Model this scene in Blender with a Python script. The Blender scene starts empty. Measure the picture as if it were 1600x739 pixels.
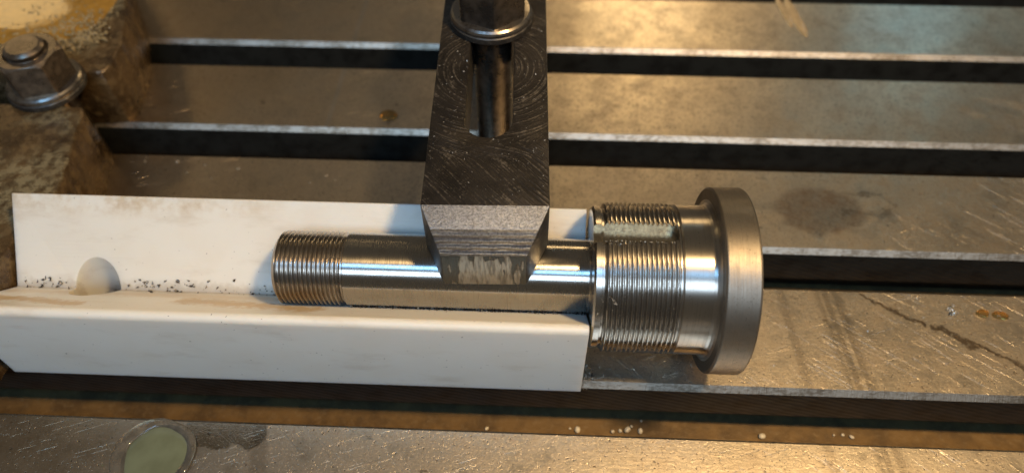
import bpy, bmesh, math, random
from mathutils import Vector, Matrix, noise as mnoise
random.seed(7)
MM = 0.001
scene = bpy.context.scene
COL = scene.collection

# ------------------------------------------------------------------ camera
cam_d = bpy.data.cameras.new("camera"); cam = bpy.data.objects.new("camera", cam_d); COL.objects.link(cam)
R_ = Vector((0.99916, 0.040697, -0.004796)); U_ = Vector((-0.029261, 0.790484, 0.611783)); W_ = Vector((-0.028689, 0.611129, -0.791011))
cam.matrix_world = Matrix(((R_.x, U_.x, -W_.x, 0), (R_.y, U_.y, -W_.y, -0.35475), (R_.z, U_.z, -W_.z, 0.24234), (0, 0, 0, 1)))
cam_d.sensor_width = 36; cam_d.lens = 1155 / 1600 * 36
cam_d.clip_start = 0.005; cam_d.clip_end = 50
cam_d.dof.use_dof = True; cam_d.dof.focus_distance = 0.240; cam_d.dof.aperture_fstop = 7.6
scene.camera = cam

# ------------------------------------------------------------------ world and lamps
w = bpy.data.worlds.new("World"); scene.world = w; w.use_nodes = True
w.node_tree.nodes["Background"].inputs[0].default_value = (1.0, 0.85, 0.64, 1)
w.node_tree.nodes["Background"].inputs[1].default_value = 0.075

def area(name, loc, target, power, col, sx, sy, shape='RECTANGLE'):
    d = bpy.data.lights.new(name, 'AREA'); d.energy = power; d.color = col; d.shape = shape; d.size = sx * MM; d.size_y = sy * MM
    o = bpy.data.objects.new(name, d); COL.objects.link(o)
    o.location = Vector(loc) * MM
    o.rotation_euler = (Vector(target) - Vector(loc)).to_track_quat('-Z', 'Y').to_euler()
    return o
area("work_lamp", (225, -308, 560), (0, -190, 20), 3.15, (1.0, 0.67, 0.31), 70, 56, 'ELLIPSE')
area("rear_lamp", (200, 880, 620), (60, -80, 0), 0.82, (1.0, 0.68, 0.32), 210, 140)
area("rear_left_lamp", (-1100, 930, 760), (-200, -60, 0), 0.44, (1.0, 0.70, 0.32), 200, 140)
area("rear_cool_lamp", (780, 1005, 730), (190, -20, 0), 0.22, (0.40, 0.80, 0.95), 190, 120)
area("cool_lamp", (-200, -860, 1385), (0, -150, 20), 4.8, (0.24, 0.56, 1.0), 700, 190)
area("front_lamp", (60, -1280, 1130), (0, -150, 20), 9.5, (0.62, 0.80, 1.0), 1500, 330)

vs = scene.view_settings
scene.display_settings.display_device = 'sRGB'
vs.view_transform = 'Standard'; vs.look = 'None'; vs.exposure = 0.2; vs.gamma = 1.0; vs.use_curve_mapping = False
scene.cycles.use_denoising = True
scene.cycles.max_bounces = 8
scene.cycles.caustics_reflective = False; scene.cycles.caustics_refractive = False
scene.cycles.sample_clamp_indirect = 6

# ------------------------------------------------------------------ shader expression helper
class Ex:
    def __init__(s, nt, sock): s.nt = nt; s.s = sock
    def _m(s, op, *a):
        n = s.nt.nodes.new('ShaderNodeMath'); n.operation = op
        for i, v in enumerate((s,) + a):
            if isinstance(v, Ex): s.nt.links.new(v.s, n.inputs[i])
            else: n.inputs[i].default_value = v
        return Ex(s.nt, n.outputs[0])
    def __add__(s, o): return s._m('ADD', o)
    __radd__ = __add__
    def __sub__(s, o): return s._m('SUBTRACT', o)
    def __rsub__(s, o): return s._m('MULTIPLY_ADD', -1.0, o) if not isinstance(o, Ex) else o - s
    def __mul__(s, o): return s._m('MULTIPLY', o)
    __rmul__ = __mul__
    def __truediv__(s, o): return s._m('DIVIDE', o)
    def abs(s): return s._m('ABSOLUTE')
    def sin(s): return s._m('SINE')
    def sqrt(s): return s._m('SQRT')
    def min(s, o): return s._m('MINIMUM', o)
    def max(s, o): return s._m('MAXIMUM', o)
    def ss(s, a, b, lo=0.0, hi=1.0):
        n = s.nt.nodes.new('ShaderNodeMapRange'); n.interpolation_type = 'SMOOTHSTEP'
        flip = a > b
        if flip: a, b, lo, hi = b, a, hi, lo
        s.nt.links.new(s.s, n.inputs[0]); n.inputs[1].default_value = a; n.inputs[2].default_value = b
        n.inputs[3].default_value = lo; n.inputs[4].default_value = hi
        return Ex(s.nt, n.outputs[0])

class Mat:
    """principled material in millimetres of object space"""
    def __init__(self, name, color=(0.5, 0.5, 0.5), metallic=0.0, rough=0.5, **kw):
        m = bpy.data.materials.new(name); m.use_nodes = True; self.m = m; self.nt = nt = m.node_tree
        self.b = nt.nodes["Principled BSDF"]
        self.b.inputs["Base Color"].default_value = (*color, 1); self.b.inputs["Metallic"].default_value = metallic
        self.b.inputs["Roughness"].default_value = rough
        for k, v in kw.items(): self.b.inputs[k].default_value = v
        tc = nt.nodes.new('ShaderNodeTexCoord')
        sc = nt.nodes.new('ShaderNodeVectorMath'); sc.operation = 'SCALE'; sc.inputs[3].default_value = 1000.0
        nt.links.new(tc.outputs['Object'], sc.inputs[0]); self.p = sc.outputs[0]
        sp = nt.nodes.new('ShaderNodeSeparateXYZ'); nt.links.new(self.p, sp.inputs[0])
        self.x, self.y, self.z = (Ex(nt, sp.outputs[i]) for i in range(3))
        self.h = None
    def vec(self, x, y, z):
        n = self.nt.nodes.new('ShaderNodeCombineXYZ')
        for i, v in enumerate((x, y, z)):
            if isinstance(v, Ex): self.nt.links.new(v.s, n.inputs[i])
            else: n.inputs[i].default_value = v
        return n.outputs[0]
    def noise(self, scale=1.0, detail=3.0, rough=0.55, sx=1, sy=1, sz=1, rot=0.0, off=0.0, dist=0.0):
        n = self.nt.nodes.new('ShaderNodeTexNoise'); n.inputs['Scale'].default_value = scale
        n.inputs['Detail'].default_value = detail; n.inputs['Roughness'].default_value = rough; n.inputs['Distortion'].default_value = dist
        mp = self.nt.nodes.new('ShaderNodeMapping'); mp.inputs['Scale'].default_value = (sx, sy, sz)
        mp.inputs['Location'].default_value = (off, off * 1.7, off * 0.3)
        src = self.p
        if rot:
            r0 = self.nt.nodes.new('ShaderNodeMapping'); r0.inputs['Rotation'].default_value = (0, 0, rot)
            self.nt.links.new(src, r0.inputs[0]); src = r0.outputs[0]
        self.nt.links.new(src, mp.inputs[0]); self.nt.links.new(mp.outputs[0], n.inputs['Vector'])
        return Ex(self.nt, n.outputs[0])
    def vor(self, scale=1.0, off=0.0, feature='F1'):
        n = self.nt.nodes.new('ShaderNodeTexVoronoi'); n.feature = feature; n.inputs['Scale'].default_value = scale
        mp = self.nt.nodes.new('ShaderNodeMapping'); mp.inputs['Location'].default_value = (off, off, off)
        self.nt.links.new(self.p, mp.inputs[0]); self.nt.links.new(mp.outputs[0], n.inputs['Vector'])
        return Ex(self.nt, n.outputs[0])
    def mix(self, fac, a, b):
        n = self.nt.nodes.new('ShaderNodeMix'); n.data_type = 'RGBA'; n.clamp_factor = True
        if isinstance(fac, Ex): self.nt.links.new(fac.s, n.inputs[0])
        else: n.inputs[0].default_value = fac
        for v, i in ((a, 6), (b, 7)):
            if isinstance(v, tuple): n.inputs[i].default_value = (*v, 1)
            else: self.nt.links.new(v, n.inputs[i])
        return n.outputs[2]
    def seg(self, ax, ay, bx, by):
        """distance in the XY plane to a segment"""
        X, Y = getattr(self, 'wx', self.x), getattr(self, 'wy', self.y)
        dx, dy = bx - ax, by - ay; L2 = dx * dx + dy * dy
        t = ((X - ax) * (dx / L2) + (Y - ay) * (dy / L2)).max(0.0).min(1.0)
        qx = X - ax - t * dx; qy = Y - ay - t * dy
        return (qx * qx + qy * qy).sqrt()
    def col(self, sock): self.nt.links.new(sock, self.b.inputs["Base Color"])
    def set(self, name, e): self.nt.links.new(e.s, self.b.inputs[name])
    def bump(self, e, dist_mm=0.1, strength=1.0):
        n = self.nt.nodes.new('ShaderNodeBump'); n.inputs['Distance'].default_value = dist_mm * MM; n.inputs['Strength'].default_value = strength
        self.nt.links.new(e.s, n.inputs['Height']); self.nt.links.new(n.outputs[0], self.b.inputs['Normal'])
    def turned(self, an=0.6):
        t = self.nt.nodes.new('ShaderNodeTangent'); t.direction_type = 'RADIAL'; t.axis = 'X'
        self.nt.links.new(t.outputs[0], self.b.inputs['Tangent']); self.b.inputs['Anisotropic'].default_value = an; self.b.inputs['Anisotropic Rotation'].default_value = 0.25

# ------------------------------------------------------------------ materials
def m_table_top():
    m = Mat("worn_table_steel", metallic=1.0, rough=0.42, **{"Coat Weight": 0.55, "Coat Roughness": 0.16})
    big = m.noise(0.018, 3, 0.6); mid = m.noise(0.09, 5, 0.7, off=40); fine = m.noise(0.7, 4, 0.75, off=11)
    grain = m.noise(0.7, 3, 0.65, sx=0.07, sy=1.9, off=5)
    c = m.mix(big.ss(0.35, 0.65), (0.80, 0.70, 0.56), (0.66, 0.575, 0.46))
    c = m.mix(mid.ss(0.42, 0.72) * 0.45, c, (0.27, 0.20, 0.13))
    c = m.mix(fine.ss(0.46, 0.70) * 0.55, c, (0.23, 0.175, 0.12))
    c = m.mix(grain.ss(0.50, 0.70) * 0.34, c, (0.72, 0.63, 0.50))
    # brown oily film and painted light falloff on the left end of the table
    oil_falloff = (m.x + (big - 0.5) * 160.0).ss(-60, -190)
    c = m.mix(oil_falloff * 0.7, c, (0.42, 0.30, 0.175))
    # dark specks
    sp = m.noise(0.55, 2, 0.5, off=91).ss(0.67, 0.73); sp2 = m.noise(0.22, 3, 0.6, sx=0.6, off=57).ss(0.68, 0.74)
    pit = m.noise(1.1, 3, 0.6, off=131).ss(0.60, 0.70) * mid.ss(0.30, 0.5)
    c = m.mix((sp * 0.7).max(sp2 * 0.6).max(pit * 0.85), c, (0.10, 0.07, 0.045))
    glint = m.noise(1.5, 2, 0.5, off=171).ss(0.66, 0.74)
    c = m.mix(glint * 0.6, c, (0.92, 0.82, 0.66))  # sparkle of the steel painted in as bright specks
    # scratches
    s1 = m.noise(1.0, 2, 0.5, sx=0.03, sy=2.2, rot=0.75, off=3).ss(0.69, 0.74)
    s2 = m.noise(1.0, 2, 0.5, sx=0.05, sy=3.0, rot=-0.35, off=23).ss(0.68, 0.74)
    s3 = m.noise(1.0, 2, 0.5, sx=0.025, sy=2.6, rot=0.62, off=63).ss(0.67, 0.73)
    scr = s1.max(s2).max(s3) * m.noise(0.03, 2, 0.5, off=77).ss(0.36, 0.6)
    c = m.mix(scr * 0.5, c, (0.6, 0.55, 0.46))
    # rubbed tracks across the lands, and one pale line at the left
    def track(x0, y0, k, wdt):
        d = m.x - x0 + (m.y - y0) * k + (mid - 0.5) * 1.4
        return d, (d.abs()).ss(wdt, wdt * 0.45)
    d1, t1 = track(116.5, -205, 0.10, 6.5); m1 = m.y.ss(-170, -180)
    core = (d1 - 1.0).abs().ss(1.3, 0.4).max((d1 + 2.6).abs().ss(0.9, 0.2) * 0.7)
    c = m.mix(t1 * m1 * 0.5, c, (0.19, 0.155, 0.115)); c = m.mix(core * m1 * mid.ss(0.3, 0.55) * 0.6, c, (0.72, 0.62, 0.48))
    d2, t2 = track(-97, -60, -0.03, 3.0); m2 = m.y.ss(-125, -118)
    c = m.mix((d2.abs()).ss(1.7, 0.5) * m2 * 0.55, c, (0.55, 0.52, 0.48))  # narrow pale line across the rear strips, left of the strap
    d4, t4 = track(-91, -262, 0.20, 4.0); m4 = m.y.ss(-240, -250)
    c = m.mix(t4 * m4 * 0.35, c, (0.20, 0.15, 0.10))
    d5, t5 = track(98, -205, 0.08, 2.2); c = m.mix(t5 * m1 * 0.3, c, (0.2, 0.16, 0.12))
    m.wx = m.x + (m.noise(0.13, 3, 0.6, off=201) - 0.5) * 8.0; m.wy = m.y + (m.noise(0.13, 3, 0.6, off=303) - 0.5) * 8.0
    # dried oil patch and its loop behind the flange
    px, py = (m.wx - 121.0) / 19.0, (m.wy + 149.0) / 13.0
    pr = (px * px + py * py).sqrt() + (mid - 0.5) * 0.7 + (fine - 0.5) * 0.5
    ring = (pr - 0.92).abs().ss(0.16, 0.03); patch = pr.ss(1.10, 0.72)
    c = m.mix((patch * 0.6 + ring * 0.25) * (fine * 0.5 + mid * 0.5).ss(0.3, 0.6), c, (0.18, 0.105, 0.065))
    loop = m.seg(128, -138.5, 150, -139).min(m.seg(150, -139, 153, -145)).min(m.seg(153, -145, 147, -149.5)).min(m.seg(147, -149.5, 131, -149)) + (fine - 0.5) * 2.2 + (mid - 0.5) * 5.0
    c = m.mix(loop.ss(1.3, 0.2) * fine.ss(0.3, 0.55) * 0.5, c, (0.14, 0.10, 0.07))
    # oily crack-like runs
    jag = (m.noise(0.22, 3, 0.6, off=19) - 0.5) * 4.0
    run = (m.seg(127, -191, 149, -204.5) + jag.abs() * 0.35 + (fine - .5) * 1.2).ss(1.0, 0.3).max((m.seg(152, -205, 181, -221) + jag.abs() * 0.35 + (fine - .5) * 1.2).ss(1.5, 0.4))
    run = run.max((m.seg(155, -206, 164, -213) + (fine - .5) * 2.2).ss(2.2, 0.8))
    c = m.mix(run * fine.ss(0.25, 0.5) * 0.8, c, (0.075, 0.045, 0.022))
    # wet patch beside the puddle
    wet = (m.seg(-114, -256, -95, -257) + (mid - 0.5) * 4).ss(5.2, 4.4)
    edge = (m.seg(-114, -256, -95, -257) + (mid - 0.5) * 4 - 4.9).abs().ss(0.6, 0.15)
    c = m.mix(wet * 0.16 + edge * mid.ss(0.4, 0.6) * 0.6, c, (0.14, 0.10, 0.065))
    m.col(c)
    ro = 0.375 + (mid - 0.5) * 0.35 + (fine - 0.5) * 0.25 - scr * 0.08 - patch * 0.02 - oil_falloff * 0.02 - wet * 0.18
    m.set("Roughness", ro.max(0.14).min(0.7))
    m.bump(fine * 1.0 + grain * 0.3 - pit * 0.6 + mid * 0.8 - scr * 0.6 - sp * 0.5, 0.085, 0.9)
    return m.m

def m_chamfer():
    m = Mat("worn_slot_edge", metallic=0.85, rough=0.3)
    n = m.noise(0.5, 4, 0.65, sy=3); k = m.noise(2.4, 2, 0.5, sx=1.0, sy=0.1, sz=0.1)
    m.col(m.mix((n * 0.5 + m.noise(0.06, 4, 0.7, off=3) * 0.5).ss(0.44, 0.6) * 0.85, (0.36, 0.32, 0.265), (0.14, 0.11, 0.075)))
    m.set("Roughness", 0.27 + n * 0.25); m.bump(k * 1.6 + n, 0.08, 0.9)
    return m.m
def m_wall():
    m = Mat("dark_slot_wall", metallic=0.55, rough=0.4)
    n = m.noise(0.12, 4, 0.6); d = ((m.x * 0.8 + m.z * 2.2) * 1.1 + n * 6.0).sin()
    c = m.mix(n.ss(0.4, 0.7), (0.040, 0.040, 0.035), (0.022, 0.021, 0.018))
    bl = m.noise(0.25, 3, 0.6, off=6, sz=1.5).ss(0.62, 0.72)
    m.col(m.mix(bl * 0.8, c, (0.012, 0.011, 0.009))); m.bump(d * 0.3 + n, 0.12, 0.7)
    return m.m
def m_floor():
    m = Mat("oily_slot_floor", metallic=0.15, rough=0.35)
    n = m.noise(0.08, 5, 0.65); f = m.noise(0.6, 4, 0.65, off=4)
    c = m.mix(n.ss(0.35, 0.65), (0.20, 0.12, 0.045), (0.11, 0.068, 0.03)); c = m.mix(f.ss(0.5, 0.75) * 0.5, c, (0.24, 0.17, 0.085))
    m.col(c); m.set("Roughness", 0.25 + f * 0.3); m.bump(f + n, 0.2, 0.6)
    return m.m

def m_plastic():
    m = Mat("white_plastic", (0.76, 0.74, 0.69), 0.0, 0.42)
    m.b.inputs["Subsurface Weight"].default_value = 0.75; m.b.inputs["Subsurface Radius"].default_value = (1, 0.85, 0.65)
    m.b.inputs["Subsurface Scale"].default_value = 0.006
    f = m.noise(0.35, 4, 0.65); g = m.noise(0.06, 3, 0.55, off=31)
    lines = m.noise(1.0, 2, 0.5, sx=0.012, sy=1.4, sz=1.4, off=2)
    c = m.mix(g.ss(0.4, 0.7) * 0.35, (0.71, 0.685, 0.615), (0.68, 0.62, 0.52))
    # oily smear along the upper rear edge at the left end
    st = m.z.ss(36.5, 41.5) * m.x.ss(-64, -140) * m.y.ss(-205, -198) * (g * 0.8 + f * 0.6).ss(0.55, 1.0)
    c = m.mix(st * 0.8, c, (0.44, 0.31, 0.16))
    # smears on the front flank and in the groove
    ff = m.y.ss(-213, -216)
    e1 = (m.seg(-184, -224, -150, -229) + (f - 0.5) * 8).ss(3.6, 0.5); e2 = (m.seg(-118, -222, -72, -227) + (f - 0.5) * 10).ss(5.0, 0.6)
    e3 = (m.seg(-190, -216, -60, -217) + (f - 0.5) * 8).ss(5.0, 0.5) * 0.55
    c = m.mix(e1.max(e2).max(e3) * ff * m.y.ss(-236.2, -234.5) * 0.75, c, (0.52, 0.34, 0.14))
    cr = ((m.y + 212.0).abs() + (f - 0.5) * 5).ss(3.2, 0.6) * m.x.ss(-60, -90) * m.z.ss(30, 26)
    c = m.mix(cr * 0.35, c, (0.30, 0.22, 0.13))
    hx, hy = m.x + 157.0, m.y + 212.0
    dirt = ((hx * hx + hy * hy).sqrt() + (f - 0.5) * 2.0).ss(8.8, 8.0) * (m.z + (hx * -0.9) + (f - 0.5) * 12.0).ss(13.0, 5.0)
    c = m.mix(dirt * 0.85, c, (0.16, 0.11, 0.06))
    sp = m.noise(0.8, 1, 0.5, off=71).ss(0.775, 0.79)
    c = m.mix(sp * 0.65, c, (0.13, 0.11, 0.09))
    gs = m.noise(0.10, 4, 0.65, off=15, sx=0.35).ss(0.50, 0.75); c = m.mix(gs * 0.42, c, (0.48, 0.40, 0.30))
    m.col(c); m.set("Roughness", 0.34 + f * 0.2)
    m.bump(lines * 0.7 * m.y.ss(-236.3, -235.0, 0.25, 1.0) + f * 0.4, 0.09, 0.8)
    return m.m

def m_steel(name, col, rough, an=0.6, fine=3.0, bumpd=0.02, brown=0.0, spots=0.0):
    m = Mat(name, col, 1.0, rough)
    ringl = m.noise(fine, 2, 0.5, sx=1.0, sy=0.03, sz=0.03); blot = m.noise(0.12, 4, 0.6, off=9); f = m.noise(1.6, 3, 0.6, off=3)
    c = m.mix(blot.ss(0.4, 0.75) * 0.5, col, tuple(v * 0.72 for v in col))
    c = m.mix(ringl.ss(0.5, 0.72) * 0.3, c, tuple(v * 0.6 for v in col))
    if brown: c = m.mix(m.noise(0.2, 4, 0.6, off=77).ss(0.5, 0.7) * brown, c, (0.24, 0.15, 0.08))
    if spots: c = m.mix(f.ss(0.62, 0.72) * spots, c, (0.09, 0.07, 0.05))
    m.col(c); m.set("Roughness", rough + (blot - 0.5) * 0.14 + (ringl - 0.5) * 0.14 + 0.0)
    m.bump(ringl + f * 0.25, bumpd, 0.8); m.turned(an)
    return m.m

def m_black_top():
    m = Mat("black_oxide_strap", (0.035, 0.032, 0.028), 0.3, 0.42, **{"Specular IOR Level": 0.25})
    n = m.noise(0.08, 4, 0.6); f = m.noise(0.9, 4, 0.7, off=5)
    dx, dy = m.x, m.y - 80.0
    r = (dx * dx + dy * dy).sqrt()
    nn = Ex(m.nt, m.nt.nodes.new('ShaderNodeTexNoise').outputs[0]); tn = nn.s.node; tn.inputs['Scale'].default_value = 1.0; tn.inputs['Detail'].default_value = 3
    far = r.ss(34, 46)
    m.nt.links.new(m.vec((r * (1.0 - far) + (m.x * 0.75 + m.y * 0.66) * far) * 1.3, (m.x - m.y) * 0.05, m.z * 0.2), tn.inputs['Vector'])
    c = m.mix(n.ss(0.35, 0.7), (0.015, 0.0125, 0.010), (0.028, 0.023, 0.018))
    c = m.mix((nn * 0.6 + f * 0.4).ss(0.52, 0.66) * 0.75, c, (0.13, 0.11, 0.085))
    m.col(c); m.set("Roughness", 0.34 + f * 0.22)
    m.bump(nn * 1.6 + f * 0.5, 0.35, 1.0)
    return m.m
def m_strap_side():
    m = Mat("black_oxide_side", (0.05, 0.046, 0.04), 0.6, 0.45)
    n = m.noise(0.4, 4, 0.65); m.col(m.mix(n.ss(0.45, 0.7), (0.045, 0.041, 0.037), (0.11, 0.10, 0.085))); m.bump(n, 0.15, 0.8); return m.m
def m_strap_chamfer():
    m = Mat("milled_nose_slope", (0.45, 0.44, 0.43), 0.85, 0.4)
    f = m.noise(1.3, 4, 0.75); n = m.noise(0.15, 3, 0.6, off=3)
    low = m.y.ss(9.5, 5.5)
    lines = (m.y * 3.3 + n * 3.0 + f * 1.6).sin() * low
    c = m.mix(f.ss(0.4, 0.65), (0.40, 0.405, 0.42), (0.21, 0.21, 0.215))
    c = m.mix((lines.ss(0.2, 0.8) * n.ss(0.38, 0.55)) * 0.75, c, (0.075, 0.07, 0.09))
    m.col(c); m.bump(f * 1.0 + lines * 1.3, 0.4, 1.0); return m.m
def m_nose():
    m = Mat("scraped_nose_face", (0.09, 0.085, 0.07), 0.75, 0.42)
    f = m.noise(1.0, 4, 0.7); v = m.noise(0.34, 3, 0.55, sx=1.0, sy=0.2, sz=0.16, off=14)
    bare = (v + (f - 0.5) * 0.16 + (m.x - 1.0).abs().ss(10.0, 4.0) * 0.2 - m.z.ss(11.0, 14.0) * 0.12).ss(0.52, 0.57)
    st = m.noise(1.2, 3, 0.6, sx=1.0, sy=0.2, sz=0.12, off=33)
    c = m.mix(bare, (0.085, 0.08, 0.065), m.mix(st.ss(0.4, 0.65), (0.40, 0.35, 0.275), (0.19, 0.16, 0.12))); m.col(c); m.bump(f * 0.3 + st * 0.8 - bare * 0.9, 0.35, 1.0); return m.m

def m_nut(name="black_nut_steel", base=(0.075, 0.065, 0.055)):
    m = Mat(name, base, 0.8, 0.34); n = m.noise(0.22, 4, 0.6); f = m.noise(1.2, 3, 0.6, off=3)
    c = m.mix(n.ss(0.4, 0.7), base, tuple(v * 1.9 for v in base)); c = m.mix(f.ss(0.6, 0.75) * 0.5, c, (0.16, 0.10, 0.055))
    m.col(c); m.set("Roughness", 0.17 + n * 0.24); m.bump(n + f * 0.4, 0.08, 0.7); return m.m
def m_collar():
    m = Mat("worn_collar_steel", (0.26, 0.235, 0.21), 0.95, 0.28); n = m.noise(0.3, 4, 0.6)
    m.col(m.mix(n.ss(0.45, 0.7), (0.30, 0.275, 0.245), (0.12, 0.10, 0.085))); m.set("Roughness", 0.2 + n * 0.22); m.bump(n, 0.05, 0.6); return m.m
def m_cast():
    m = Mat("oily_cast_iron", (0.16, 0.11, 0.06), 0.35, 0.35)
    n = m.noise(0.07, 5, 0.65); f = m.noise(0.22, 5, 0.62, off=8); g = m.noise(0.03, 3, 0.5, off=44)
    c = m.mix(n.ss(0.36, 0.66), (0.11, 0.068, 0.03), (0.045, 0.027, 0.013)); c = m.mix(f.ss(0.48, 0.7) * 0.6, c, (0.22, 0.15, 0.07))
    gr = g.ss(0.45, 0.62) * f.ss(0.35, 0.6) * m.z.ss(29.0, 29.8); c = m.mix(gr * 0.9, c, (0.26, 0.22, 0.13))
    m.col(c); m.set("Roughness", 0.08 + f * 0.38); m.bump(f + n * 1.4, 0.9, 0.8); return m.m
def m_liquid(name, col, rough=0.06, trans=0.6):
    m = Mat(name, col, 0.0, rough); m.b.inputs["Transmission Weight"].default_value = trans; m.b.inputs["IOR"].default_value = 1.36
    n = m.noise(0.25, 3, 0.6); m.col(m.mix(n.ss(0.35, 0.7), col, tuple(v * 0.7 for v in col))); m.bump(m.noise(0.35, 2, 0.5, off=5), 0.05, 0.4); return m.m
def m_milky():
    m = Mat("milky_green_coolant", (0.17, 0.19, 0.115), 0.0, 0.12)
    n = m.noise(0.12, 3, 0.55); m.col(m.mix(n.ss(0.35, 0.7), (0.135, 0.15, 0.092), (0.11, 0.12, 0.072))); m.bump(m.noise(0.2, 2, 0.5), 0.05, 0.4); return m.m
def m_simple(name, a, b, met, ro, sc=1.0):
    m = Mat(name, a, met, ro); n = m.noise(sc, 3, 0.6); m.col(m.mix(n.ss(0.4, 0.65), a, b)); m.bump(n, 0.05, 0.6); return m.m

M = dict(top=m_table_top(), chamfer=m_chamfer(), wall=m_wall(), floor=m_floor(), plastic=m_plastic(),
    shaft=m_steel("turned_shaft_steel", (0.50, 0.475, 0.44), 0.26, 0.92, 2.6, 0.006, 0.12, 0.2),
    thread=m_steel("threaded_end_steel", (0.47, 0.43, 0.385), 0.28, 0.6, 4.0, 0.008, 0.2),
    hthread=m_steel("threaded_head_steel", (0.50, 0.475, 0.44), 0.24, 0.6, 4.0, 0.008, 0.1),
    collar=m_steel("turned_collar_steel", (0.53, 0.49, 0.44), 0.33, 0.9, 2.2, 0.008, 0.0, 0.5),
    flange=m_steel("turned_flange_steel", (0.27, 0.24, 0.20), 0.50, 0.4, 3.2, 0.10, 0.12, 0.7),
    milled=m_simple("milled_keyway_steel", (0.46, 0.40, 0.30), (0.33, 0.28, 0.21), 1.0, 0.26, 0.8), stop=m_black_top(), sside=m_strap_side(), scham=m_strap_chamfer(), snose=m_nose(),
    nut=m_nut(), nutb=m_nut("brown_nut_steel", (0.13, 0.105, 0.08)), ring=m_collar(), cast=m_cast(),
    amber=m_liquid("amber_coolant", (0.50, 0.26, 0.045), 0.06, 0.3), streak=m_liquid("dried_coolant", (0.62, 0.46, 0.25), 0.15, 0.35), bead=m_liquid("cloudy_bead", (0.42, 0.34, 0.24), 0.1, 0.5), drop=m_liquid("amber_drop", (0.85, 0.55, 0.18), 0.03, 0.9), clear=m_liquid("clear_coolant", (0.80, 0.74, 0.62), 0.04, 0.9),
    milky=m_milky(), foam=m_liquid("foam_bubble", (0.80, 0.60, 0.30), 0.04, 0.6),
    chip=m_simple("bright_chip", (0.72, 0.69, 0.62), (0.5, 0.46, 0.4), 0.6, 0.25), chipd=m_simple("dark_chip", (0.06, 0.055, 0.05), (0.16, 0.14, 0.12), 0.8, 0.35),
    crumb=m_simple("cream_crumb", (0.75, 0.68, 0.52), (0.6, 0.5, 0.35), 0.0, 0.5))

# ------------------------------------------------------------------ geometry helpers (millimetres in, metres out)
def mk(name, verts, faces, mats, parent=None, loc=(0, 0, 0), rotz=0.0, smooth=None, fm=None):
    me = bpy.data.meshes.new(name)
    me.from_pydata([(v[0] * MM, v[1] * MM, v[2] * MM) for v in verts], [], faces)
    for mt in (mats if isinstance(mats, (list, tuple)) else [mats]): me.materials.append(mt)
    if fm: me.polygons.foreach_set('material_index', fm)
    bm = bmesh.new(); bm.from_mesh(me); bmesh.ops.recalc_face_normals(bm, faces=bm.faces); bm.to_mesh(me); bm.free()
    if smooth is not None:
        me.polygons.foreach_set('use_smooth', [True] * len(me.polygons)); me.set_sharp_from_angle(angle=math.radians(smooth))
    me.update()
    o = bpy.data.objects.new(name, me); COL.objects.link(o)
    o.parent = parent; o.location = Vector(loc) * MM; o.rotation_euler = (0, 0, rotz)
    return o
def empty(name, loc=(0, 0, 0), rotz=0.0):
    o = bpy.data.objects.new(name, None); COL.objects.link(o); o.location = Vector(loc) * MM; o.rotation_euler = (0, 0, rotz); o.empty_display_size = 0.01
    return o
def tag(o, label=None, cat=None, group=None, kind=None):
    for k, v in (('label', label), ('category', cat), ('group', group), ('kind', kind)):
        if v: o[k] = v
    return o
def grid_faces(nu, nv, wrap_v=True, base=0):
    F = []
    for i in range(nu - 1):
        for j in range(nv if wrap_v else nv - 1):
            a = base + i * nv + j; b = base + i * nv + (j + 1) % nv
            F.append((a, b, b + nv, a + nv))
    return F
def lathe_x(name, prof, mat, parent, n=160, cap=(True, True), smooth=12):
    """prof: list of (x, r); axis along X"""
    V = []
    for x, r in prof:
        for j in range(n):
            t = 2 * math.pi * j / n; V.append((x, r * math.cos(t), r * math.sin(t)))
    F = grid_faces(len(prof), n)
    if cap[0]: F.append(tuple(range(n)))
    if cap[1]: F.append(tuple(range((len(prof) - 1) * n, len(prof) * n)))
    return mk(name, V, F, mat, parent, smooth=smooth)
def lathe_z(name, prof, mat, parent=None, n=64, loc=(0, 0, 0), smooth=16, cap=(True, True)):
    V = []
    for z, r in prof:
        for j in range(n):
            t = 2 * math.pi * j / n; V.append((r * math.cos(t), r * math.sin(t), z))
    F = grid_faces(len(prof), n)
    if cap[0]: F.append(tuple(range(n)))
    if cap[1]: F.append(tuple(range((len(prof) - 1) * n, len(prof) * n)))
    return mk(name, V, F, mat, parent, loc, smooth=smooth)
def boolean(o, cutter, op='DIFFERENCE'):
    md = o.modifiers.new('b', 'BOOLEAN'); md.object = cutter; md.operation = op; md.solver = 'EXACT'
    dg = bpy.context.evaluated_depsgraph_get(); dg.update()
    me = bpy.data.meshes.new_from_object(o.evaluated_get(dg)); old = o.data
    o.modifiers.clear(); o.data = me; me.name = old.name; bpy.data.meshes.remove(old)
    cm = cutter.data; bpy.data.objects.remove(cutter); bpy.data.meshes.remove(cm)
def bevel_mesh(o, width, seg=2, angle=30):
    md = o.modifiers.new('bev', 'BEVEL'); md.width = width * MM; md.segments = seg; md.limit_method = 'ANGLE'; md.angle_limit = math.radians(angle)
    dg = bpy.context.evaluated_depsgraph_get(); dg.update()
    me = bpy.data.meshes.new_from_object(o.evaluated_get(dg)); old = o.data
    o.modifiers.clear(); o.data = me; me.name = old.name; bpy.data.meshes.remove(old)

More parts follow.
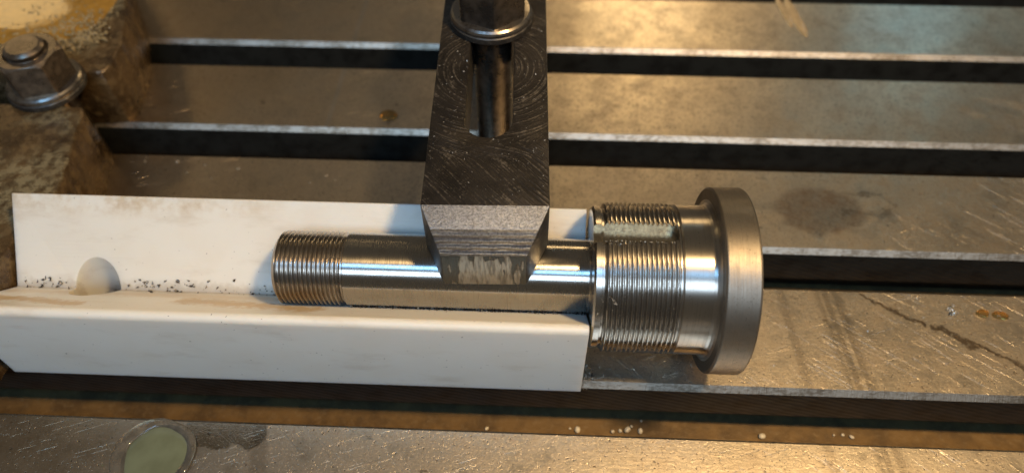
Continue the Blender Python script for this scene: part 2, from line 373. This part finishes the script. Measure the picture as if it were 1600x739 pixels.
# ------------------------------------------------------------------ machine table with T-slots
PITCH, SW, CH, WD, FD, UC = 63.0, 18.0, 2.0, 18.9, 32.0, 6.5
def table():
    prof = []      # (y, z, material of the segment that follows)
    y_lo, y_hi = -252 - 63 * 3 - 30, 63 * 5 + 40
    prof.append((y_lo, 0.0, 0))
    for k in range(7, -6, -1):
        y = -63.0 * k
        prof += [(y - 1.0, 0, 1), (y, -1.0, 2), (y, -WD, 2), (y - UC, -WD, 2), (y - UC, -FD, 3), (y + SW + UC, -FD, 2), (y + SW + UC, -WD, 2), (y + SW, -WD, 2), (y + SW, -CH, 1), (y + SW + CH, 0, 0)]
    prof += [(y_hi, 0, 2), (y_hi, -60, 2), (y_lo, -60, 2)]
    xs = (-560.0, 560.0); n = len(prof); V = []; F = []; fm = []
    for x in xs: V += [(x, y, z) for y, z, _ in prof]
    for i in range(n):
        j = (i + 1) % n; F.append((i, j, n + j, n + i)); fm.append(prof[i][2])
    F += [tuple(range(n)), tuple(range(2 * n - 1, n - 1, -1))]; fm += [2, 2]
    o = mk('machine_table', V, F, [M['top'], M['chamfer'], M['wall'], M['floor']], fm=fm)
    tag(o, 'worn steel milling machine table with long T-slots', 'machine table', kind='structure')
table()

# ------------------------------------------------------------------ white V-block
Y0, HZ = -212.0, 37.0          # axis of the turned part
GZ = HZ - 12.5 * math.sqrt(2)  # bottom of the V
def v_block():
    y1, y2, top = -24.55, 24.55, 43.7
    xl, xr = -187.0, 18.4
    def fil(cy, cz, r, a0, a1, n): return [(cy + r * math.cos(math.radians(a0 + (a1 - a0) * i / n)), cz + r * math.sin(math.radians(a0 + (a1 - a0) * i / n))) for i in range(n + 1)]
    # acute upper edges rounded off, the front one worn softer
    k = 1 + math.sqrt(2)
    rb, rf = 0.6, 2.0
    sec = [(y1 + 0.4, 0), (y2 - 0.4, 0), (y2, 0.4)] + fil(y2 - rb, top - rb * k + 0.3, rb, 0, 135, 6) + [(0.35, GZ + 0.25), (0, GZ + 0.1), (-0.35, GZ + 0.25)] + fil(y1 + rf, top - rf * k + 0.6, rf, 45, 180, 8) + [(y1, 0.4)]
    n = len(sec); V = [(xl, a, b) for a, b in sec] + [(xr, a, b) for a, b in sec]
    F = [(i, (i + 1) % n, n + (i + 1) % n, n + i) for i in range(n)] + [tuple(range(n)), tuple(range(2 * n - 1, n - 1, -1))]
    o = mk('v_block', V, F, M['plastic'])
    # counterbore through the bottom of the V
    r = 8.3; N = 56; prof = [(4.0, r - 0.6), (4.6, r), (60, r)]
    c = lathe_z('cutter', prof, M['plastic'], n=N, loc=(-157.0, 0, 0))
    bpy.context.view_layer.update(); boolean(o, c)
    o.data.polygons.foreach_set('use_smooth', [True] * len(o.data.polygons)); o.data.set_sharp_from_angle(angle=math.radians(23))
    # keep shading coordinates in table millimetres: shift the mesh, leave the object at the origin
    for v in o.data.vertices: v.co.y += Y0 * MM
    tag(o, 'long white plastic V-block with a drilled hole in its groove', 'v-block')
v_block()

# ------------------------------------------------------------------ turned and threaded workpiece
TP = 1.5
def tri(ph):
    ph -= math.floor(ph)                       # 0..1, crest flat 0.14, root flat 0.2
    d = abs(ph - 0.5) * 2                      # 1 at root, 0 at crest
    return min(1.0, max(0.0, (1 - d - 0.12) / 0.70))
def workpiece():
    root = empty('turned_workpiece', (0, Y0, HZ))
    tag(root, 'turned steel shaft with threaded end, large threaded head and wide flange', 'workpiece')
    # threaded end
    n = 144; V = []; prof = []; x0, x1 = -85.3, -62.0; xs = [x0, x0 + 0.05] + [x0 + 0.6 + i * TP / 14 for i in range(int((x1 - x0 - 1.4) / (TP / 14)))] + [x1 - 0.6, x1]
    rows = 0
    for x in xs:
        for j in range(n):
            t = 2 * math.pi * j / n; r = 11.5 + 0.98 * tri((x - x0) / TP - t / (2 * math.pi))
            ch = 10.6 + (x - x0) * 1.3
            r = min(r, ch)
            if x > x1 - 0.7: r = 11.6
            V.append((x, r * math.cos(t), r * math.sin(t)))
    nx = len(xs); F = grid_faces(nx, n); F.append(tuple(range(n))); F.append(tuple(range((nx - 1) * n, nx * n)))
    mk('threaded_end', V, F, M['thread'], root, smooth=50)
    # plain shaft
    lathe_x('shaft', [(-62.0, 11.2), (-62.0, 11.9), (-61.6, 12.42), (15, 12.45), (18.4, 12.45), (18.9, 12.7), (19.15, 13.3)], M['shaft'], root, 192)
    # threaded head with keyway cut along its top
    kw, kfloor, kend = 3.5, 21.3, 42.0
    tk = math.pi / 2
    a = math.asin(kw / 23.0) * 1.02
    NI, NR = 16, 330
    rest = 2 * math.pi - 2 * a; n = NI + 3 + NR + 1
    xs = [19.0, 19.05, 19.7, 21.5, 21.75, 22.3] + [22.45 + i * TP / 12 for i in range(int((45.4 - 22.45) / (TP / 12)))] + [45.5, 45.9, 46.1]
    def rad(x, t):
        if x < 19.02: r = 22.6
        elif x < 19.6: r = 23.0
        elif x < 21.6: r = 23.75
        elif x < 22.4: r = 22.9
        elif x < 45.45: r = 23.8 + 1.2 * tri((x - 22) / TP - t / (2 * math.pi))
        else: r = 23.6
        if 22.4 < x < 23.3: r = min(r, 23.2 + (x - 22.4) * 2.2)
        return r
    V = []
    for x in xs:
        hw = kw if x <= kend else (math.sqrt(max(0, kw * kw - (x - kend) ** 2)) if x < kend + kw else 0.0)
        cut = hw > 0.02; hw = max(hw, 0.02)
        top_z = lambda y: math.sqrt(rad(x, math.atan2(23.5, y)) ** 2 - y * y)
        V.append((x, hw, top_z(hw)))
        for i in range(NI + 1):
            y = hw - 2 * hw * i / NI; V.append((x, y, min(kfloor, top_z(y)) if cut else top_z(y)))
        V.append((x, -hw, top_z(-hw)))
        for i in range(NR + 1):
            t = tk + a + rest * i / NR; r = rad(x, t); V.append((x, r * math.cos(t), r * math.sin(t)))
    nx = len(xs); F = grid_faces(nx, n); F.append(tuple(range(n))); F.append(tuple(range((nx - 1) * n, nx * n)))
    fm = [1 if (k % n) < NI + 2 and xs[k // n] < kend + kw else 0 for k in range((nx - 1) * n)] + [0, 0]
    hd = mk('threaded_head', V, F, [M['hthread'], M['milled']], root, smooth=30, fm=fm)
    # ragged burrs left on the thread crests along both keyway edges
    bv, bf = [], []
    k = 0
    for sgn in (-1, 1):
        for i in range(15):
            x = 22.75 + i * TP - (tk / (2 * math.pi)) * 0 * TP + random.uniform(-.15, .15)
            if x > 45: break
            for q in range(2):
                shard(bv, bf, (x + random.uniform(-.4, .4), sgn * (kw + random.uniform(0.0, 0.4)), math.sqrt(24.9 ** 2 - kw ** 2) + random.uniform(-0.25, 0.25)), random.uniform(0.4, 0.8))
    for i in range(9): shard(bv, bf, (random.uniform(19.5, 30), -kw - random.uniform(0, .8), 24.2 + random.uniform(-0.5, .2)), random.uniform(0.4, 0.9))
    b = mk('burr', bv, bf, M['chip'], hd); tag(b, kind='stuff')
    # curled chips stuck to the head
    lathe_x('collar', [(46.1, 23.4), (46.1, 24.3), (46.5, 24.85), (54.2, 24.9), (55.2, 24.9), (56.1, 25.2), (56.8, 25.9), (57.2, 26.9)], M['collar'], root, 220)
    lathe_x('flange', [(57.2, 25.0), (57.2, 30.3), (57.7, 30.95), (58.0, 31.05), (67.3, 31.05), (67.8, 30.8), (68.1, 30.3), (68.1, 4.0), (66.0, 3.0)], M['flange'], root, 220)
def shard(V, F, c, s):
    b = len(V)
    d = Vector((random.gauss(0, 1), random.gauss(0, 1), random.gauss(0, .6))).normalized(); e = d.orthogonal().normalized(); g = d.cross(e)
    L, wd, hh = s, s * random.uniform(.25, .6), s * random.uniform(.15, .4)
    bend = g * s * random.uniform(-.5, .5); c = Vector(c)
    V += [tuple(c - d * L * .5 + bend * .5), tuple(c + e * wd * .5), tuple(c - e * wd * .5), tuple(c + d * L * .5 + bend * .5), tuple(c + g * hh)]
    F += [(b, b + 1, b + 4), (b, b + 4, b + 2), (b + 3, b + 4, b + 1), (b + 3, b + 2, b + 4), (b, b + 2, b + 1), (b + 3, b + 1, b + 2)]
workpiece()

# ------------------------------------------------------------------ clamp strap
def strap():
    ang = math.radians(1.37)
    # local frame: origin at the nose tip on the shaft, +y towards the heel
    root = empty('clamp_strap', (-14.65, -225.2, 49.55), ang)
    tag(root, 'black steel clamp strap with long slot pressing its sloped nose on the shaft', 'clamp')
    W2, T = 19.85, 20.0; yb = 15.6; ye = 172.0
    nw = 12.9; nz = 15.0
    P = lambda *a: a
    V = [P(-nw, 0, 0), P(nw, 0, 0), P(W2, yb, 0), P(W2, ye, 0), P(-W2, ye, 0), P(-W2, yb, 0),
         P(-nw, 0, nz), P(nw, 0, nz), P(W2, yb, T), P(W2, ye, T), P(-W2, ye, T), P(-W2, yb, T)]
    F = [(0, 1, 2, 3, 4, 5), (8, 9, 10, 11), (6, 7, 8, 11), (0, 1, 7, 6), (1, 2, 8, 7), (0, 5, 11, 6), (2, 3, 9, 8), (5, 4, 10, 11), (3, 4, 10, 9)]
    fm = [1, 0, 2, 3, 1, 1, 1, 1, 1]
    o = mk('strap_body', V, F, [M['stop'], M['sside'], M['scham'], M['snose']], root, fm=fm)
    # slot
    N = 24; r = 8.1; cy0, cy1 = 53.0, 146.0; sv = []
    for z in (-10, 40):
        for i in range(N + 1): t = math.pi + math.pi * i / N; sv.append((-0.3 + r * math.cos(t), cy0 + r * math.sin(t), z))
        for i in range(N + 1): t = math.pi * i / N; sv.append((-0.3 + r * math.cos(t), cy1 + r * math.sin(t), z))
    n = 2 * (N + 1); SF = [(i, (i + 1) % n, n + (i + 1) % n, n + i) for i in range(n)] + [tuple(range(n)), tuple(range(2 * n - 1, n - 1, -1))]
    c = mk('cutter', sv, SF, M['sside'], root); bpy.context.view_layer.update(); boolean(o, c)
    bevel_mesh(o, 0.45, 2, 22)
    o.data.polygons.foreach_set('use_smooth', [True] * len(o.data.polygons)); o.data.set_sharp_from_angle(angle=math.radians(28))
    # heel leg that carries the rear end on the table
    h = mk('heel', [(-W2 + 1, 158, 0), (W2 - 1, 158, 0), (W2 - 1, 171.5, 0), (-W2 + 1, 171.5, 0), (-W2 + 1, 158, -49.5), (W2 - 1, 158, -49.5), (W2 - 1, 171.5, -49.5), (-W2 + 1, 171.5, -49.5)],
           [(0, 1, 2, 3), (4, 5, 6, 7), (0, 1, 5, 4), (1, 2, 6, 5), (2, 3, 7, 6), (3, 0, 4, 7)], M['sside'], root)
    return root
strap()

# ------------------------------------------------------------------ collar nuts and studs
def nut(name, loc, rotz, mat, label, height):
    root = empty(name, loc, rotz); tag(root, label, 'nut', 'collar nuts on clamping studs')
    lathe_z('collar_ring', [(2.7, 15.0), (2.9, 15.5), (3.6, 15.5), (4.4, 15.2), (5.0, 14.4), (5.3, 13.0), (5.3, 8.4), (2.7, 8.4)], M['ring'], root, 96)
    lathe_z('washer', [(0, 15.5), (0.3, 15.9), (2.3, 15.9), (2.65, 15.5), (2.65, 8.6), (0, 8.6)], M['sside'], root, 96)
    AF, H, N = 12.0, height, 96; rc = AF * 0.985; V = []
    rows = [[], [], [], [], []]
    for j in range(N):
        t = 2 * math.pi * j / N; m = (t + math.pi / 6) % (math.pi / 3) - math.pi / 6; rh = min(AF / math.cos(m), 13.6)
        cs, sn = math.cos(t), math.sin(t)
        rows[0].append((rh * cs, rh * sn, 4.6)); rows[1].append((rh * cs, rh * sn, H - (rh - rc) * 0.75)); rows[2].append((rc * cs, rc * sn, H))
        rows[3].append((8.9 * cs, 8.9 * sn, H)); rows[4].append((8.0 * cs, 8.0 * sn, H - 1.2))
    rows.append([(v[0], v[1], 4.6) for v in rows[4]])
    for rr in rows: V += rr
    F = grid_faces(len(rows), N)
    mk('hex_body', V, F, mat, root, smooth=18)
    return root
def stud(name, loc, z0, z1, r, label, zthread):
    root = tag(lathe_z(name, [(z0, r)] + sum([[(z, r), (z + .5, r), (z + 1.0, r - .75), (z + 1.5, r - .75)] for z in [zthread + 2 * i for i in range(int((z1 - zthread - 2) / 2))]], []) + [(z1 - 1.6, r), (z1 - 1.2, r - .1), (z1 - .15, r - 1.3), (z1, r - 1.6)], M['nutb'] if 'brown' in label else M['nut'], None, 64, loc), label, 'stud', 'clamping studs')
    return root
nut('collar_nut', (-18.3, -117.0, 69.6), math.radians(8), M['nut'], 'black collar nut tightened on the slotted clamp strap', 24.0)
stud('clamp_stud', (-18.3, -117.0, 0), -27.0, 97.0, 7.6, 'black steel stud standing inside the slot of the clamp strap', 68)
nut('collar_nut', (-210.8, -117.0, 30.2), math.radians(-12), M['nutb'], 'brown stained collar nut on the cast iron lug by the coolant foam', 19.5)
stud('clamp_stud', (-210.8, -117.0, 0), -27.0, 52.6, 7.9, 'brown stud with flat round end rising through the nut on the cast lug', 26)

# ------------------------------------------------------------------ cast iron fixture base at the left
def cast_base():
    pts = []
    def run(a, b, step=2.2, j=0.35):
        L = math.hypot(b[0] - a[0], b[1] - a[1]); n = max(1, int(L / step))
        for i in range(n):
            t = i / n; pts.append((a[0] + (b[0] - a[0]) * t + random.uniform(-j, j), a[1] + (b[1] - a[1]) * t + random.uniform(-j, j)))
    key = [(-191, -240), (-188.6, -215), (-188.4, -190), (-184, -184.5), (-182.6, -174), (-185.3, -157), (-188.5, -142), (-190.0, -132), (-192.5, -128.5), (-200, -127.2), (-236, -127)]
    for a, b in zip(key, key[1:]): run(a, b)
    for i in range(9): t = -math.pi / 2 - math.pi * i / 8; pts.append((-236 + 10 * math.cos(t), -117 + 10 * math.sin(t)))
    key = [(-230, -107), (-200, -107), (-192, -106), (-189.5, -100), (-191, -85), (-195, -68), (-201, -52), (-209, -35), (-222, -12), (-240, 15), (-270, 50), (-330, 90), (-430, 90), (-430, -240), (-191, -240)]
    for a, b in zip(key, key[1:]): run(a, b, 2.2 if a[0] > -300 else 20)
    n = len(pts); V = [(x, y, 0.02) for x, y in pts] + [(x, y, 29) for x, y in pts]
    # rounded upper edge by insetting towards the inside
    def inset(d, z):
        out = []
        for i in range(n):
            a = Vector(pts[i - 4]); b = Vector(pts[(i + 4) % n]); t = (b - a).normalized(); nrm = Vector((-t.y, t.x))
            out.append((pts[i][0] + nrm.x * d, pts[i][1] + nrm.y * d, z + mnoise.noise(Vector((pts[i][0] * .15, pts[i][1] * .15, z))) * 0.4))
        return out
    V += inset(0.7, 29.9) + inset(2.0, 30.1)
    F = []
    for L in range(3):
        for i in range(n): F.append((L * n + i, L * n + (i + 1) % n, (L + 1) * n + (i + 1) % n, (L + 1) * n + i))
    F += [tuple(range(n)), tuple(range(3 * n, 4 * n))]
    o = mk('fixture_base', V, F, M['cast'], smooth=40)
    tag(o, 'oily brown cast iron fixture base with slotted lug at the left edge', 'fixture base')
cast_base()

# ------------------------------------------------------------------ coolant, drops, crumbs
def blob(name, outline, h, mat, loc, parent=None, edge=0.25):
    """low dome over an outline of (x, y) points"""
    n = len(outline); V = [(x, y, 0.02) for x, y in outline]; rings = 6
    for k in range(1, rings):
        s = 1 - k / rings; z = h * math.sqrt(1 - (s) ** 2 * (1 - edge) - 0.0)
        V += [(x * s ** .8, y * s ** .8, z) for x, y in outline]
    V.append((0, 0, h)); F = [tuple(range(n))]
    for k in range(rings - 1):
        for i in range(n): F.append((k * n + i, k * n + (i + 1) % n, (k + 1) * n + (i + 1) % n, (k + 1) * n + i))
    c = len(V) - 1
    for i in range(n): F.append(((rings - 1) * n + i, (rings - 1) * n + (i + 1) % n, c))
    return mk(name, V, F, mat, parent, loc, smooth=60)
def ell(rx, ry, n=40, wob=0.06, seed=0, rot=0.0):
    out = []
    for i in range(n):
        t = 2 * math.pi * i / n; k = 1 + wob * 2 * mnoise.noise(Vector((math.cos(t) * 1.3 + seed, math.sin(t) * 1.3, seed * .7)))
        x, y = rx * k * math.cos(t), ry * k * math.sin(t); out.append((x * math.cos(rot) - y * math.sin(rot), x * math.sin(rot) + y * math.cos(rot)))
    return out
pd = empty('coolant_puddle', (-125.5, -266.0, 0)); tag(pd, 'round milky green coolant puddle on the front table strip', 'puddle')
rv = []; NT = 10; oc = ell(12.1, 12.2, 80, 0.035, 3)
for i_, (x, y) in enumerate(oc):
    q = math.hypot(x, y); wd = 1.5 + 0.9 * max(0, -x / q) + 0.5 * mnoise.noise(Vector((x * .2, y * .2, 4)))
    for k in range(NT): t = 2 * math.pi * k / NT; rv.append((x * (1 + wd * math.cos(t) / q), y * (1 + wd * math.cos(t) / q), 0.62 + 0.6 * math.sin(t)))
rf_ = grid_faces(80, NT) + [(79 * NT + k, 79 * NT + (k + 1) % NT, (k + 1) % NT, k) for k in range(NT)]
mk('clear_rim', rv, rf_, M['clear'], pd, smooth=60)
blob('milky_centre', ell(11.6, 11.8, 72, 0.025, 5), 1.0, M['milky'], (0.6, -0.2, 0.02), pd)
tag(blob('coolant_drop', ell(4.4, 3.3, 28, 0.05, 1), 1.9, M['drop'], (-70.3, -97.6, 0)), 'amber coolant drop on the table left of the clamp strap', 'drop', 'coolant drops on the table')
tag(blob('coolant_drop', ell(2.3, 1.7, 24, 0.08, 2), 1.7, M['drop'], (172.2, -198.2, 0)), 'small amber coolant drop at far right, left one of a pair', 'drop', 'coolant drops on the table')
tag(blob('coolant_drop', ell(2.9, 1.6, 24, 0.1, 4, -.2), 1.7, M['drop'], (178.6, -198.9, 0)), 'small amber coolant drop at far right, right one of a pair', 'drop', 'coolant drops on the table')
tag(blob('coolant_streak', ell(2.6, 17.0, 44, 0.16, 6, 0.13), 0.6, M['streak'], (137.0, -13.0, 0)), 'long amber coolant streak on the rearmost table strip', 'streak')
tag(blob('coolant_streak', ell(2.0, 14.0, 44, 0.16, 9, 0.16), 0.5, M['streak'], (131.5, -8.0, 0)), 'thinner amber coolant streak left of the long streak on the rearmost strip', 'streak')
bead_me = None
beads = [(-161.3, -130.6, 1.3), (-132.7, -133.9, 1.2), (-148.3, -132.1, .8), (-92.4, -136.7, 1.1), (-155, -137, .8), (-143, -140, .8), (-99, -141, .9), (-88, -139, .7), (-176, -131, 1.0), (-81, -143, .6), (-111, -143, .7)]
for i, (x, y, s) in enumerate(beads):
    if bead_me is None: o = blob('coolant_bead', ell(1, 1, 16, 0.05, 1), 0.75, M['bead'], (x, y, 0)); bead_me = o.data
    else: o = bpy.data.objects.new('coolant_bead', bead_me); COL.objects.link(o); o.location = Vector((x, y, 0)) * MM
    o.scale = (s * random.uniform(.5, .9), s * random.uniform(.5, .9), s * 0.5)
    tag(o, 'tiny cloudy coolant bead on the table strip behind the white block', 'bead', 'coolant beads behind the white block')
# amber coolant and foam lying on the cast base
tag(blob('coolant_pool', [(x - 0, y) for x, y in ell(60, 40, 80, 0.18, 12)], 1.6, M['amber'], (-262, -50, 30.0), edge=0.5), 'amber coolant pool spread over the cast iron base, upper left', 'coolant pool')
fv, ff = [], []
ico = bmesh.new(); bmesh.ops.create_icosphere(ico, subdivisions=2, radius=1.0); iv = [v.co.copy() for v in ico.verts]; ifc = [[v.index for v in f.verts] for f in ico.faces]; ico.free()
for i in range(900):
    cx, cy, sp = random.choice(((-222, -80, 7), (-212, -72, 6), (-230, -62, 9), (-205, -84, 4), (-216, -90, 5), (-240, -80, 9)))
    x = cx + random.gauss(0, sp); y = cy + random.gauss(0, sp * .8)
    if x > -196 or (abs(x + 211) < 15 and y < -100): continue
    r = random.choice((.25, .3, .4, .5, .7)) * random.uniform(.8, 1.3); b = len(fv)
    fv += [(x + v.x * r * 1.2, y + v.y * r, 31.2 + v.z * r * .7) for v in iv]; ff += [[b + q for q in f] for f in ifc]
tag(mk('coolant_foam', fv, ff, M['foam'], smooth=80), 'glistening coolant foam bubbles on the cast iron base', 'foam', kind='stuff')

crumbs = [(38.8, -236.5, 1.3), (43.8, -236.8, 1.0), (19.4, -237.2, 1.0), (36.0, -236.9, .7), (40.5, -235.0, .6), (33.0, -237.4, .8), (90.6, -237.1, 1.0), (125.2, -236.0, .7), (122.0, -235.2, .5), (118.5, -235.5, .5), (16.5, -236.7, .5), (-16.0, -238, .6), (44.5, -232.5, .5)]
cme = None
for x, y, s in crumbs:
    if cme is None:
        cv = [(v.x * (1 + .3 * mnoise.noise(v * 2)), v.y * (1 + .3 * mnoise.noise(v * 2.3)), v.z * .8 + .7) for v in iv]; o = mk('plastic_crumb', cv, ifc, M['crumb'], loc=(x, y, -31.98), smooth=50); cme = o.data
    else: o = bpy.data.objects.new('plastic_crumb', cme); COL.objects.link(o); o.location = Vector((x, y, -31.98)) * MM
    o.scale = (s * 1.3 * random.uniform(.7, 1.2), s * random.uniform(.7, 1.3), s); o.rotation_euler = (0, 0, random.uniform(0, 6))
    tag(o, 'small cream crumb lying on the brown floor of the front T-slot', 'crumb', 'crumbs in the front T-slot')

# ------------------------------------------------------------------ metal chips
def curl(V, F, c, rad, turns, wid, ax):
    ax = Vector(ax).normalized(); e = ax.orthogonal().normalized(); g = ax.cross(e); c = Vector(c); n = max(6, int(turns * 12)); b = len(V)
    for i in range(n + 1):
        t = 2 * math.pi * turns * i / n; r = rad * (0.75 + 0.35 * i / n); o = c + ax * (rad * 1.1 * turns * i / n) + (e * math.cos(t) + g * math.sin(t)) * r
        V += [tuple(o), tuple(o + ax * wid), tuple(o * 1.0 + (e * math.cos(t) + g * math.sin(t)) * 0.12 + ax * wid * .5)]
    for i in range(n):
        p = b + i * 3
        F += [(p, p + 1, p + 4, p + 3), (p + 1, p + 2, p + 5, p + 4), (p + 2, p, p + 3, p + 5)]
def chips(label, places, mats=None):
    V, F, fm = [], [], []
    for c, s, d in places:
        nf = len(F)
        if s < 0: curl(V, F, c, -s, random.uniform(.6, 1.6), -s * .7, (random.gauss(0, 1), random.gauss(0, 1), random.gauss(0, .4)))
        else: shard(V, F, c, s)
        fm += [1 if d else 0] * (len(F) - nf)
    o = mk('metal_chips', V, F, [M['chip'], M['chipd']], fm=fm); tag(o, label, 'metal chips', kind='stuff')
L = []
for i in range(900):     # seam between shaft and front flank
    x = random.uniform(-61, 18); u = abs(random.gauss(0, .75)) * (0.6 + 0.8 * mnoise.noise(Vector((x * .12, 0, 0))) + .3)
    y = -222.5 - u; L.append(((x, y, GZ + (Y0 - y) + random.uniform(.1, .8)), random.uniform(.4, 1.1), random.random() < .78))
chips('dark line of fine chips along the shaft on the front flank of the white block', L)
L = []
for i in range(110):
    x = random.choice((random.gauss(-130, 9), random.gauss(-140, 4), random.gauss(-176, 5), random.gauss(-90, 3.5), random.gauss(-122, 12)))
    if abs(x + 157) < 9.5 or x > -85 or x < -186: continue
    y = -212 + random.gauss(.9, 1.1); z = GZ + abs(y - Y0) + .15; L.append(((x, y, z), random.uniform(.5, 2.0), random.random() < .9))
for x, y in ((-134, -210.6), (-136.5, -211.2), (-128, -210), (-122, -211), (-116, -209.6), (-139, -210.5), (-171, -211), (-174.5, -210), (-91, -210.5), (-88.5, -209), (-126, -212.6), (-145, -211)): L.append(((x, y, GZ + abs(y - Y0) + .8), -random.uniform(.3, .65), True))
for i in range(16): L.append(((-157 + random.uniform(1, 8), Y0 + random.uniform(-6, -1), 4.6 + random.random()), random.uniform(.8, 2.4), random.random() < .75))
chips('sparse dark chips lying in the groove of the white block', L)
L = []
ca, sa = math.cos(math.radians(1.37)), math.sin(math.radians(1.37))
for i in range(230):
    lx, ly = random.uniform(-19, 19), random.choice((random.uniform(17, 118), random.gauss(45, 10), random.gauss(70, 14)))
    if abs(lx + .3) < 8.5 and ly > 44.5: continue
    if not 16.5 < ly < 118: continue
    x = -14.65 + lx * ca - ly * sa; y = -225.2 + lx * sa + ly * ca; L.append(((x, y, 69.62), random.choice((.3, .4, .5, .7, .9)), random.random() < .15))
chips('tiny bright chips scattered on the black clamp strap', L)
L = []
for i in range(170): L.append(((18.9 + abs(random.gauss(0, 2.2)), -231 + random.gauss(0, 2.0), 0.15 + random.random() * .5), random.uniform(.3, .8), random.random() < .5))
for i in range(70): L.append(((random.uniform(22, 60), random.uniform(-231, -215), 0.15), random.uniform(.2, .6), random.random() < .4))
for i in range(9): L.append(((19.6 + random.random() * 3.5, -230 + random.gauss(0, 1.6), 0.9), -random.uniform(.3, .6), random.random() < .4))
chips('little heap of chips on the table at the right end of the white block', L)
L = []
for i in range(240): L.append(((random.uniform(20, 200), random.uniform(-231, -191), 0.1), random.choice((.3, .35, .5, .8)), random.random() < .3))
for i in range(7): L.append(((160.4 + random.gauss(0, 1.2), -197.7 + random.gauss(0, 1.0), 0.8), -random.uniform(.4, .8), False))
for i in range(26): L.append(((160.4 + random.gauss(0, 1.0), -197.7 + random.gauss(0, .9), 0.3), random.uniform(.5, 1.4), random.random() < .4))
for i in range(140): L.append(((random.uniform(-90, 220), random.choice((random.uniform(-168, -128), random.uniform(-104, -66), random.uniform(-41, -4))), 0.1), random.choice((.3, .4, .6, .9)), random.random() < .3))
for i in range(60): L.append(((random.uniform(-180, 180), random.uniform(-290, -254), 0.1), random.choice((.2, .3, .4)), random.random() < .4))
chips('fine chips sprinkled over the steel table strips', L)
L = []
for i in range(14): a = math.radians(random.uniform(105, 160)); x = random.uniform(20, 46); L.append(((x, Y0 + 25.1 * math.cos(a), HZ + 25.1 * math.sin(a)), random.uniform(.3, .7), random.random() < .4))
for x, u, v in ((23.5, 137, 9), (25, 141, 6), (21, 139, 5), (34, 108, 5)):
    for q in range(v): a = math.radians(u + q * .9 + random.uniform(-1, 1)); L.append(((x + q * .25, Y0 + 25.3 * math.cos(a), HZ + 25.3 * math.sin(a)), random.uniform(.4, .9), random.random() < .3))
chips('few bright chips clinging to the threaded steel head', L)
